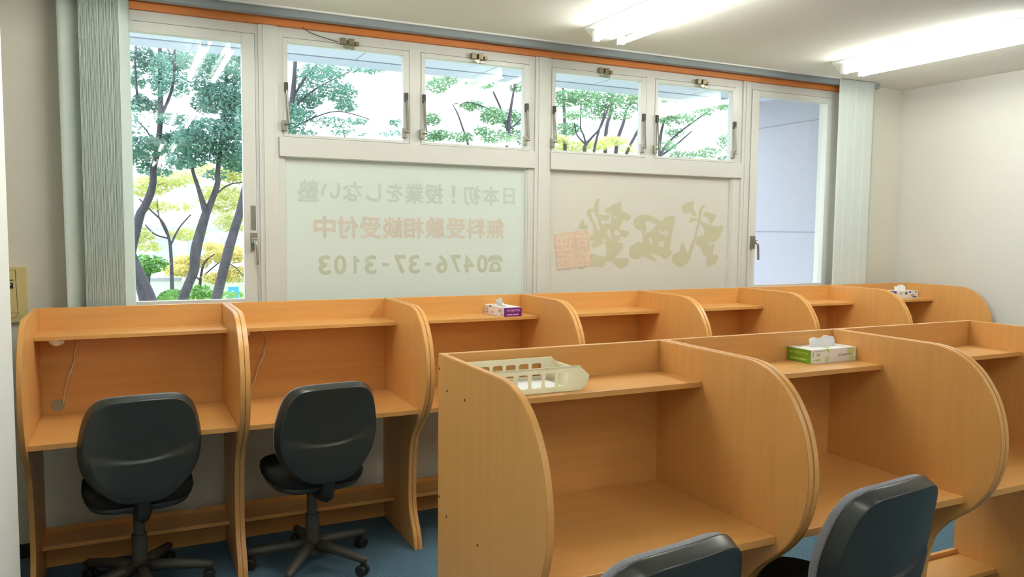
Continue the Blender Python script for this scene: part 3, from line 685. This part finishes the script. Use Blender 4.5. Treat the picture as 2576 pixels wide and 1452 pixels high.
# purple box set end-on, on the third window-row shelf
a = R(3.6)
Pb = tissue_box((2.168+0.113*math.cos(a), -0.2405+0.113*math.sin(a), ZS), a+PI/2, 0.228, 0.113, H5, 'white tissue box with purple end lying end-on on a window-row shelf', None, None, 0)
decal(Pb, 'end_print', rect(0.002, 0.111, 0.001, H5-0.001), M_PURPLE, F_LEFT(0.113))
decal(Pb, 'end_lettering', text_mesh('HOT SELECTION', 0.020, 0.098, 0.0285, 0.0385, bold=0.035), M_LPURP, Matrix.Translation((-0.0006, 0, 0)) @ F_LEFT(0.113))
b = bmesh.new()
for k, (q, c) in enumerate(((0.022, 0.036), (0.037, 0.052), (0.056, 0.072), (0.073, 0.090))): box(b, q, c, -0.0001, 0.0001, 0.008, 0.0145)
decal(Pb, 'end_small_print', b, M_LPURP, Matrix.Translation((-0.0006, 0, 0)) @ F_LEFT(0.113))
F_BACK = lambda L, D: Matrix.Translation((L, D+0.0006, 0)) @ Matrix.Rotation(PI, 4, 'Z')
FB = F_BACK(0.228, 0.113)
decal(Pb, 'flower_print', polys([blob(0.075, 0.046, 0.012, 0.006, 0, 5, .15), blob(0.046, 0.012, 0.007, 0.005, 0, 5, .15), blob(0.020, 0.012, 0.004, 0.004, 0, 5, .15)]), M_MAUVE, FB)
decal(Pb, 'side_lettering', text_mesh('200', 0.030, 0.048, 0.024, 0.034, bold=0.02), M_MAUVE, FB)
decal(Pb, 'pink_flower_print', polys([blob(0.100, 0.016, 0.014, 0.010, 0, 5, .15), blob(0.190, 0.030, 0.022, 0.010, 0, 5, .15), blob(0.210, 0.010, 0.014, 0.008, 0, 5, .15)]), M_PINK, FB)
tissue_tuft(Pb, 0.052, 0.176, 0.056, H5-0.002, [0.008, 0.012, 0.018, 0.024, 0.032, 0.040, 0.046, 0.036, 0.030, 0.034, 0.034, 0.026, 0.012], 0.020)
# blue box on the last window-row shelf
Bb = tissue_box((5.345, -0.125, ZS), R(-1), 0.226, 0.113, H5, 'blue and white tissue box on the farthest window-row shelf', None, None, 0)
decal(Bb, 'end_print', rect(0.001, 0.112, 0.001, H5-0.001), M_BLUE, F_LEFT(0.113))
decal(Bb, 'front_numeral', text_mesh('200', 0.032, 0.052, 0.0245, 0.034, bold=0.02), M_GREYP, F_FRONT)
decal(Bb, 'flower_print', polys([blob(0.098, 0.034, 0.012, 0.009, 0.5, 5, .2), blob(0.138, 0.041, 0.011, 0.007, 0, 5, .2), blob(0.094, 0.025, 0.006, 0.004), blob(0.186, 0.007, 0.022, 0.006, 0, 4, .2)]), M_NAVY, F_FRONT)
decal(Bb, 'grey_leaf_print', polys([leafshape(0.20, 0.040, 0.020, 0.006, -0.5), leafshape(0.165, 0.018, 0.024, 0.007, 0.2), leafshape(0.055, 0.043, 0.028, 0.0015, 0)]), M_GREYP, F_FRONT)
tissue_tuft(Bb, 0.050, 0.160, 0.058, H5-0.002, [0.026, 0.032, 0.030, 0.038, 0.040, 0.042, 0.043, 0.044, 0.040, 0.034, 0.030], 0.006)

# cream basket with a sheet of paper
M_BASK = sheet_mat('cream_translucent_plastic', lin(255, 251, 230), 0.40)
BK = thing('basket', 'cream plastic tray basket with square openings on the front-row shelf', 'basket', (1.236, -2.064, ZS+0.001))
def wall_with_holes(y, ya):
    Lw = 0.345; top = 0.072
    out = [(0, 0), (Lw-0.022, 0), (Lw-0.002, 0.016), (Lw+0.006, 0.043), (Lw-0.028, top), (0, top)]
    holes = []
    for k in range(7):
        x0 = 0.030+k*0.0435; x1 = x0+0.033; z0, z1 = 0.016, 0.056
        if k == 6: continue
        c = 0.006
        holes.append([(qx+c*math.cos(R(a0+30*e)), qz+c*math.sin(R(a0+30*e))) for qx, qz, a0 in ((x0+c, z0+c, 180), (x1-c, z0+c, 270), (x1-c, z1-c, 0), (x0+c, z1-c, 90)) for e in range(4)])
    bm = poly_mesh([out]+holes)
    r = bmesh.ops.extrude_face_region(bm, geom=bm.faces[:]); vs = [v for v in r['geom'] if isinstance(v, bmesh.types.BMVert)]
    for v in vs: v.co.y += 0.0022
    for v in bm.verts: v.co.y += y
    return bm
obj('front_wall', wall_with_holes(0, 0), M_BASK, BK); obj('rear_wall', wall_with_holes(0.168, 0), M_BASK, BK)
obj('bottom', B(0, 0.325, 0.002, 0.168, 0, 0.0025), M_BASK, BK)
bm = bmesh.new(); pr = [(0.320, 0.001), (0.338, 0.018), (0.341, 0.040), (0.330, 0.058), (0.333, 0.059), (0.3445, 0.041), (0.3415, 0.016), (0.324, 0.0)]
prism(bm, [(x, z) for x, z in pr], 'y', 0.002, 0.168); obj('end_wall', bm, M_BASK, BK)
obj('end_wall', B(0, 0.002, 0.002, 0.168, 0, 0.072), M_BASK, BK)
obj('rim', B(0.0, 0.318, -0.003, 0.0, 0.0695, 0.0735), M_BASK, BK); obj('rim', B(0.0, 0.318, 0.170, 0.173, 0.0695, 0.0735), M_BASK, BK)
tag(obj('paper_sheet', B(1.242, 1.520, -2.055, -1.905, ZS+0.0042, ZS+0.0085), M_PAPER), 'stack of white paper lying inside the cream basket', 'paper')

# ================================================================== outside
soff = obj('exterior_soffit', B(-3, 5.19, 0.29, 1.12, 2.62, 2.70), M_SOFF); struct(soff)
bm = bmesh.new()
for k in range(-3, 6): box(bm, 0.835+0.9*k-0.003, 0.835+0.9*k+0.003, 0.29, 1.12, 2.6185, 2.62)
o = obj('board_joint', bm, M_JOINT, soff)
struct(obj('exterior_beam', B(-3, 5.19, 1.13, 1.345, 2.615, 2.80), M_BEAM))
ew = struct(obj('exterior_wall', B(5.19, 5.5, 0.29, 1.345, -0.6, 2.85), M_EXTW))
b = bmesh.new(); box(b, 5.187, 5.1905, 0.29, 1.345, 1.533, 1.540); box(b, 5.187, 5.1905, 0.29, 1.345, 2.40, 2.405); obj('wall_joint', b, M_JOINT, ew)
struct(obj('ground', B(-12, 50, 1.4, 30, -0.8, -0.6), M_GROUND))

random.seed(11)
def leaves(bm, c, rx, ry, rz, n, size):
    for _ in range(n):
        while True:
            u = Vector((random.uniform(-1, 1), random.uniform(-1, 1), random.uniform(-1, 1)))
            if u.length < 1: break
        p = c+Vector((u.x*rx, u.y*ry, u.z*rz)); s = size*random.uniform(0.5, 1.15)
        a = Vector((random.gauss(0, 1), random.gauss(0, 1), random.gauss(-0.2, 0.45))).normalized()
        b = a.cross(Vector((random.gauss(0, .6), random.gauss(0, .6), 1))).normalized()
        v = [bm.verts.new(q) for q in (p-a*s, p+b*s*0.42-a*s*0.1, p+a*s, p-b*s*0.42-a*s*0.1)]
        bm.faces.new(v)
def limb(bm, pts, Y, n=8, dy=0.0):
    """pts: (px, py, width in px)"""
    path = []; rad = []
    for i, (x, y, wd) in enumerate(pts):
        q = at_y(x, y, Y+dy*i); path.append(q); rad.append(0.5*wd*px_size(x, y, Y+dy*i))
    sp_ = spline(path, 4); rr = []
    for i in range(len(rad)-1):
        for j in range(4): rr.append(rad[i]+(rad[i+1]-rad[i])*j/4)
    rr.append(rad[-1]); tube(bm, sp_, rr, n)
def tree(label, Y, limbs, clusters, kind, size, cat='tree', name='tree', dens=1.0):
    """limbs and leaf clusters are read off the photo at the tree's own distance Y"""
    x0, y0, _ = limbs[0][0]; base = at_y(x0, y0, Y)
    t = thing(name, label, cat, (base.x, base.y, base.z))
    t.location.z = -0.62; foot = Vector((base.x, base.y, -0.62))
    bm = bmesh.new(); r0 = 0.5*limbs[0][0][2]*px_size(x0, y0, Y); tube(bm, [foot, base], [r0*1.25, r0], 8); base = foot
    for lb in limbs: limb(bm, lb, Y, 8 if lb[0][2] > 8 else 5)
    bmesh.ops.translate(bm, verts=bm.verts[:], vec=-base)
    obj('trunk', bm, M_BARK, t, True)
    bm = bmesh.new()
    for (cx, cy, rx, ry, n) in clusters:
        c = at_y(cx, cy, Y+random.uniform(-0.5, 0.5)); k = px_size(cx, cy, Y)
        leaves(bm, c, rx*k, max(rx, ry)*k*0.9, ry*k, int(n*dens*1.35), size)
    bmesh.ops.translate(bm, verts=bm.verts[:], vec=-base)
    obj('foliage', bm, LEAF[kind], t)
    return t
def down(x, y, wd, Y):
    """foot of a trunk on the ground below the sill"""
    p = at_y(x, y, Y); 
    return p
def stem(pts, Y):
    return pts
# left window
tree('dark forked tree in the middle of the left window', 8.0,
     [[(425, 905, 30), (455, 770, 24), (475, 713, 22), (488, 680, 24), (493, 629, 26), (506, 578, 24), (519, 535, 20)],
      [(519, 540, 18), (506, 497, 12), (496, 464, 10), (485, 430, 8), (478, 380, 7), (470, 300, 5)],
      [(519, 540, 18), (534, 502, 15), (547, 464, 14), (548, 430, 12), (556, 360, 10), (566, 260, 8), (570, 150, 6)],
      [(546, 486, 5), (575, 465, 4), (612, 458, 3)], [(548, 400, 6), (520, 340, 4), (470, 290, 3)], [(556, 340, 5), (590, 290, 4), (640, 250, 3)]],
     [(560, 380, 60, 34, 520), (520, 330, 70, 34, 560), (585, 320, 50, 30, 420), (470, 400, 50, 26, 300), (595, 410, 40, 26, 300), (560, 250, 60, 40, 520), (600, 200, 40, 40, 300), (520, 200, 50, 40, 330),
      (640, 330, 50, 60, 300), (500, 150, 60, 30, 250), (590, 130, 40, 20, 140), (540, 440, 30, 16, 60), (520, 260, 40, 30, 240), (590, 260, 34, 30, 240), (480, 360, 50, 26, 240), (450, 410, 40, 16, 120), (555, 160, 40, 30, 160), (610, 380, 26, 40, 200)], 'green', 0.043, dens=1.6)
tree('leaning slender tree at the left edge of the left window', 9.0,
     [[(300, 900, 26), (318, 700, 24), (349, 553, 22), (363, 522, 20), (378, 489, 19), (385, 459, 17), (386, 425, 16), (396, 380, 14), (402, 320, 13), (404, 240, 12), (402, 150, 10), (404, 60, 8)],
      [(402, 300, 7), (428, 240, 8), (438, 190, 7), (440, 110, 5)], [(396, 380, 5), (370, 330, 4), (340, 300, 3)], [(345, 240, 6), (340, 150, 5), (345, 100, 4)]],
     [(370, 370, 50, 26, 330), (430, 360, 60, 28, 400), (350, 400, 30, 24, 170), (360, 150, 40, 34, 300), (405, 190, 30, 60, 330), (440, 150, 40, 30, 240), (350, 260, 30, 24, 170), (430, 300, 40, 16, 130), (390, 430, 46, 16, 120), (310, 330, 60, 80, 250), (450, 210, 30, 40, 170), (345, 200, 26, 24, 110), (390, 270, 26, 20, 90), (460, 350, 40, 30, 200)], 'green', 0.047, dens=1.45)
tree('bare dark leaning trunk at the right of the left window', 6.1,
     [[(505, 920, 28), (544, 754, 24), (559, 693, 24), (575, 629, 24), (590, 578, 22), (605, 527, 20), (622, 450, 18), (640, 360, 16), (655, 250, 12)],
      [(570, 660, 3), (595, 675, 3), (612, 695, 2)]],
     [(650, 300, 60, 60, 300), (660, 200, 60, 60, 300), (600, 150, 26, 16, 60)], 'green', 0.05)
tree('thick bare trunk base low at the left window blind', 6.0,
     [[(400, 860, 52), (378, 775, 44), (358, 715, 34), (335, 660, 30), (300, 560, 26), (270, 380, 22)]],
     [(240, 300, 60, 80, 200)], 'green', 0.06)
tree('yellow green maple spreading far behind the left window trunks', 17.0,
     [[(432, 690, 9), (430, 640, 8), (425, 600, 7), (410, 560, 5), (380, 530, 4), (350, 500, 3)], [(428, 620, 6), (450, 575, 4), (480, 540, 3)], [(425, 600, 5), (390, 590, 4), (365, 565, 3)], [(420, 590, 4), (400, 545, 3), (395, 500, 2)]],
     [(370, 470, 60, 26, 500), (440, 450, 60, 22, 420), (560, 500, 60, 40, 800), (590, 440, 40, 24, 330), (350, 590, 40, 20, 240), (400, 520, 40, 14, 160), (590, 560, 50, 26, 420), (470, 590, 50, 16, 260), (540, 430, 60, 20, 300), (370, 620, 40, 12, 130), (460, 520, 30, 12, 80)], 'yellow', 0.085, dens=0.9)
tree('orange leaved maple behind the forked trunk', 19.0,
     [[(500, 760, 8), (505, 700, 7), (515, 660, 5), (540, 640, 3)], [(503, 705, 5), (470, 680, 3), (440, 670, 2)], [(505, 700, 4), (560, 655, 3), (600, 650, 2)]],
     [(480, 660, 50, 22, 520), (450, 680, 44, 16, 330), (570, 640, 56, 24, 560), (590, 690, 40, 22, 360), (530, 620, 40, 10, 130), (540, 700, 30, 14, 160)], 'orange', 0.09)
tree('dull green bush under the maples at the left window', 15.0,
     [[(375, 735, 6), (376, 700, 5), (380, 680, 4)]],
     [(375, 665, 46, 24, 520), (350, 690, 30, 14, 200), (500, 735, 40, 18, 260), (560, 745, 70, 12, 250)], 'shrub', 0.07, 'bush', 'bush')
b = bmesh.new(); c = at_y(438, 752, 13.0); k = px_size(438, 752, 13.0)
random.seed(5)
for _ in range(1500):
    u = Vector((random.gauss(0, 1), random.gauss(0, 1), random.gauss(0, 1))).normalized(); u.z = abs(u.z)*1.0
    p_ = Vector((u.x*38*k, u.y*30*k, u.z*24*k-0.02)); s_ = 0.035
    a_ = Vector((random.gauss(0, 1), random.gauss(0, 1), random.gauss(0, 1))).normalized(); b_ = a_.cross(u).normalized()
    b.faces.new([b.verts.new(q) for q in (p_-a_*s_, p_+b_*s_*.5, p_+a_*s_, p_-b_*s_*.5)])
core = bmesh.new(); bmesh.ops.create_uvsphere(core, u_segments=20, v_segments=10, radius=1)
for v in core.verts: v.co = Vector((v.co.x*36*k, v.co.y*28*k, max(v.co.z, -0.9)*22*k-0.02))
SB = thing('clipped_shrub', 'low rounded light green clipped shrub at the foot of the left window view', 'shrub', (c.x, c.y, c.z))
obj('foliage', b, LEAF['shrub'], SB); obj('inner_foliage', core, LEAF['shrub'], SB, True)
c0 = at_y(345, 700, 20.0); c1 = at_y(455, 700, 20.0)
GW = thing('garden_wall', 'low white garden wall behind the clipped shrub', 'wall', (c0.x, 20.0, -0.6))
obj('wall_body', B(-2.0, c1.x-c0.x, 0, 0.2, 0, c0.z+0.6-0.08), M_CONC, GW); obj('coping', B(-2.05, c1.x-c0.x+0.03, -0.03, 0.23, c0.z+0.6-0.08, c0.z+0.6), M_ROOF, GW)
c0 = at_y(574, 722, 18.0); c1 = at_y(601, 754, 18.0)
SG = thing('street_sign', 'small light blue sign board with a white mark low in the left window view', 'sign', ((c0.x+c1.x)/2, 18.0, -0.6))
hw = (c1.x-c0.x)/2
obj('board', B(-hw, hw, -0.02, 0.02, c1.z+0.6, c0.z+0.6), M_SIGNB, SG); obj('post', B(-0.03, 0.03, 0.02, 0.07, 0, c0.z+0.6), M_CONC, SG)
zc_ = (c0.z+c1.z)/2+0.6
obj('white_mark', polys([[(-hw*.8, zc_-0.06), (-hw*.2, zc_+0.09), (hw*.6, zc_-0.08), (hw*.2, zc_-0.10), (-hw*.2, zc_-0.02)]]), M_WHITE, SG, loc=(0, -0.022, 0))
c0 = at_y(330, 600, 40.0); c1 = at_y(560, 560, 40.0)
HS = thing('house', 'pale house with a grey eave far behind the trees', 'building', ((c0.x+c1.x)/2, 40.0, -0.6))
hw = (c1.x-c0.x)/2; zt = at_y(450, 575, 40.0).z+0.6
obj('wall', B(-hw, hw, 0, 6, 0, zt), M_HOUSE, HS)
bm = bmesh.new(); prism(bm, [(-0.6, zt), (6.6, zt), (6.6, zt+0.15), (3, zt+0.9), (-0.6, zt+0.15)], 'x', -hw-0.5, hw+0.5); obj('roof', bm, M_ROOF, HS)
for k in range(3): obj('window_opening', B(-hw+1+k*1.6, -hw+2+k*1.6, -0.03, 0.03, zt-1.5, zt-0.5), M_ROOF, HS)
struct(obj('far_ground', B(-30, 90, 30, 60, -0.8, -0.6), M_CONC))
# second window
tree('tree with blue green sprays at the left of the second window', 9.0,
     [[(690, 900, 22), (700, 600, 20), (715, 380, 16), (735, 250, 13), (742, 170, 10), (745, 90, 8)], [(735, 250, 8), (765, 200, 6), (800, 160, 4)], [(722, 330, 6), (780, 300, 4), (850, 280, 3), (930, 300, 2)], [(735, 270, 6), (800, 220, 4), (880, 180, 3)]],
     [(770, 250, 44, 24, 260), (850, 230, 50, 26, 300), (810, 180, 60, 20, 220), (740, 300, 30, 40, 200), (870, 265, 34, 16, 110), (840, 310, 60, 14, 90), (920, 175, 50, 8, 90), (985, 170, 26, 8, 40), (900, 305, 30, 10, 50), (1000, 310, 24, 12, 50), (760, 335, 40, 8, 60), (880, 335, 50, 8, 60), (980, 335, 40, 8, 40), (780, 200, 40, 30, 160), (760, 290, 40, 20, 120)], 'green', 0.046, dens=1.7)
tree('thin branching tree at the right of the second window', 9.5,
     [[(1262, 900, 18), (1270, 600, 16), (1276, 390, 13), (1279, 350, 12), (1281, 300, 9), (1291, 237, 6), (1300, 180, 5)], [(1279, 340, 7), (1262, 280, 6), (1240, 230, 5), (1228, 205, 4)], [(1281, 310, 5), (1230, 275, 4), (1180, 258, 3), (1140, 262, 2)],
      [(1190, 420, 8), (1176, 359, 6), (1163, 320, 5), (1151, 286, 4), (1138, 262, 2)], [(1278, 330, 4), (1310, 300, 3), (1330, 280, 2)]],
     [(1100, 215, 36, 20, 170), (1135, 200, 30, 14, 90), (1085, 300, 26, 16, 130), (1110, 340, 40, 14, 140), (1165, 345, 30, 14, 90), (1185, 265, 36, 14, 150), (1240, 290, 36, 22, 230), (1285, 300, 30, 26, 190), (1230, 215, 30, 10, 60), (1300, 220, 22, 14, 70), (1250, 345, 50, 18, 170), (1300, 345, 30, 20, 120), (1215, 330, 26, 12, 70), (1090, 345, 30, 12, 80), (1200, 210, 30, 10, 60)], 'mid', 0.047, dens=1.6)
# third window
tree('many stemmed green tree filling the left pane of the third window', 10.0,
     [[(1470, 800, 20), (1469, 500, 16), (1470, 385, 10), (1474, 364, 8), (1490, 345, 6), (1512, 318, 5), (1533, 263, 4)], [(1474, 364, 6), (1468, 340, 5), (1460, 319, 4), (1462, 260, 3)], [(1474, 364, 5), (1452, 340, 4), (1445, 310, 3)],
      [(1490, 420, 7), (1495, 375, 7), (1506, 330, 6), (1516, 300, 5), (1525, 262, 3)]],
     [(1420, 250, 34, 24, 300), (1470, 245, 44, 24, 380), (1530, 250, 44, 26, 380), (1585, 260, 34, 24, 280), (1500, 280, 50, 20, 260), (1430, 325, 36, 18, 230), (1440, 290, 30, 12, 100), (1560, 290, 34, 12, 90)], 'mid', 0.055)
tree('dark straight trunked tree behind the third window', 13.0,
     [[(1525, 800, 22), (1523, 420, 10), (1523, 352, 10), (1528, 310, 9), (1536, 285, 8), (1542, 220, 6)], [(1421, 430, 9), (1421, 338, 9), (1419, 274, 8), (1416, 220, 6)], [(1545, 430, 10), (1553, 356, 10), (1568, 310, 8), (1575, 280, 6)], [(1560, 440, 9), (1577, 384, 8), (1602, 334, 8), (1625, 290, 7)]],
     [(1440, 370, 50, 14, 330), (1500, 365, 40, 14, 250), (1540, 355, 40, 12, 220), (1590, 375, 40, 10, 100), (1410, 350, 24, 12, 120), (1600, 240, 30, 20, 120)], 'yellow', 0.075)
tree('drooping light green tree in the right pane of the third window', 9.0,
     [[(1640, 800, 16), (1652, 480, 12), (1658, 400, 9), (1690, 350, 6), (1740, 310, 4), (1790, 275, 3)], [(1658, 395, 7), (1700, 365, 5), (1740, 330, 3)], [(1656, 420, 6), (1662, 340, 8), (1672, 300, 5)]],
     [(1680, 300, 26, 18, 170), (1720, 300, 36, 14, 150), (1765, 280, 30, 14, 120), (1815, 265, 28, 12, 140), (1700, 335, 30, 14, 110), (1680, 365, 26, 14, 90), (1720, 390, 40, 12, 150), (1780, 385, 36, 14, 150), (1825, 360, 22, 24, 170), (1830, 400, 26, 10, 90), (1680, 255, 24, 8, 40), (1740, 255, 30, 6, 30)], 'mid', 0.05)
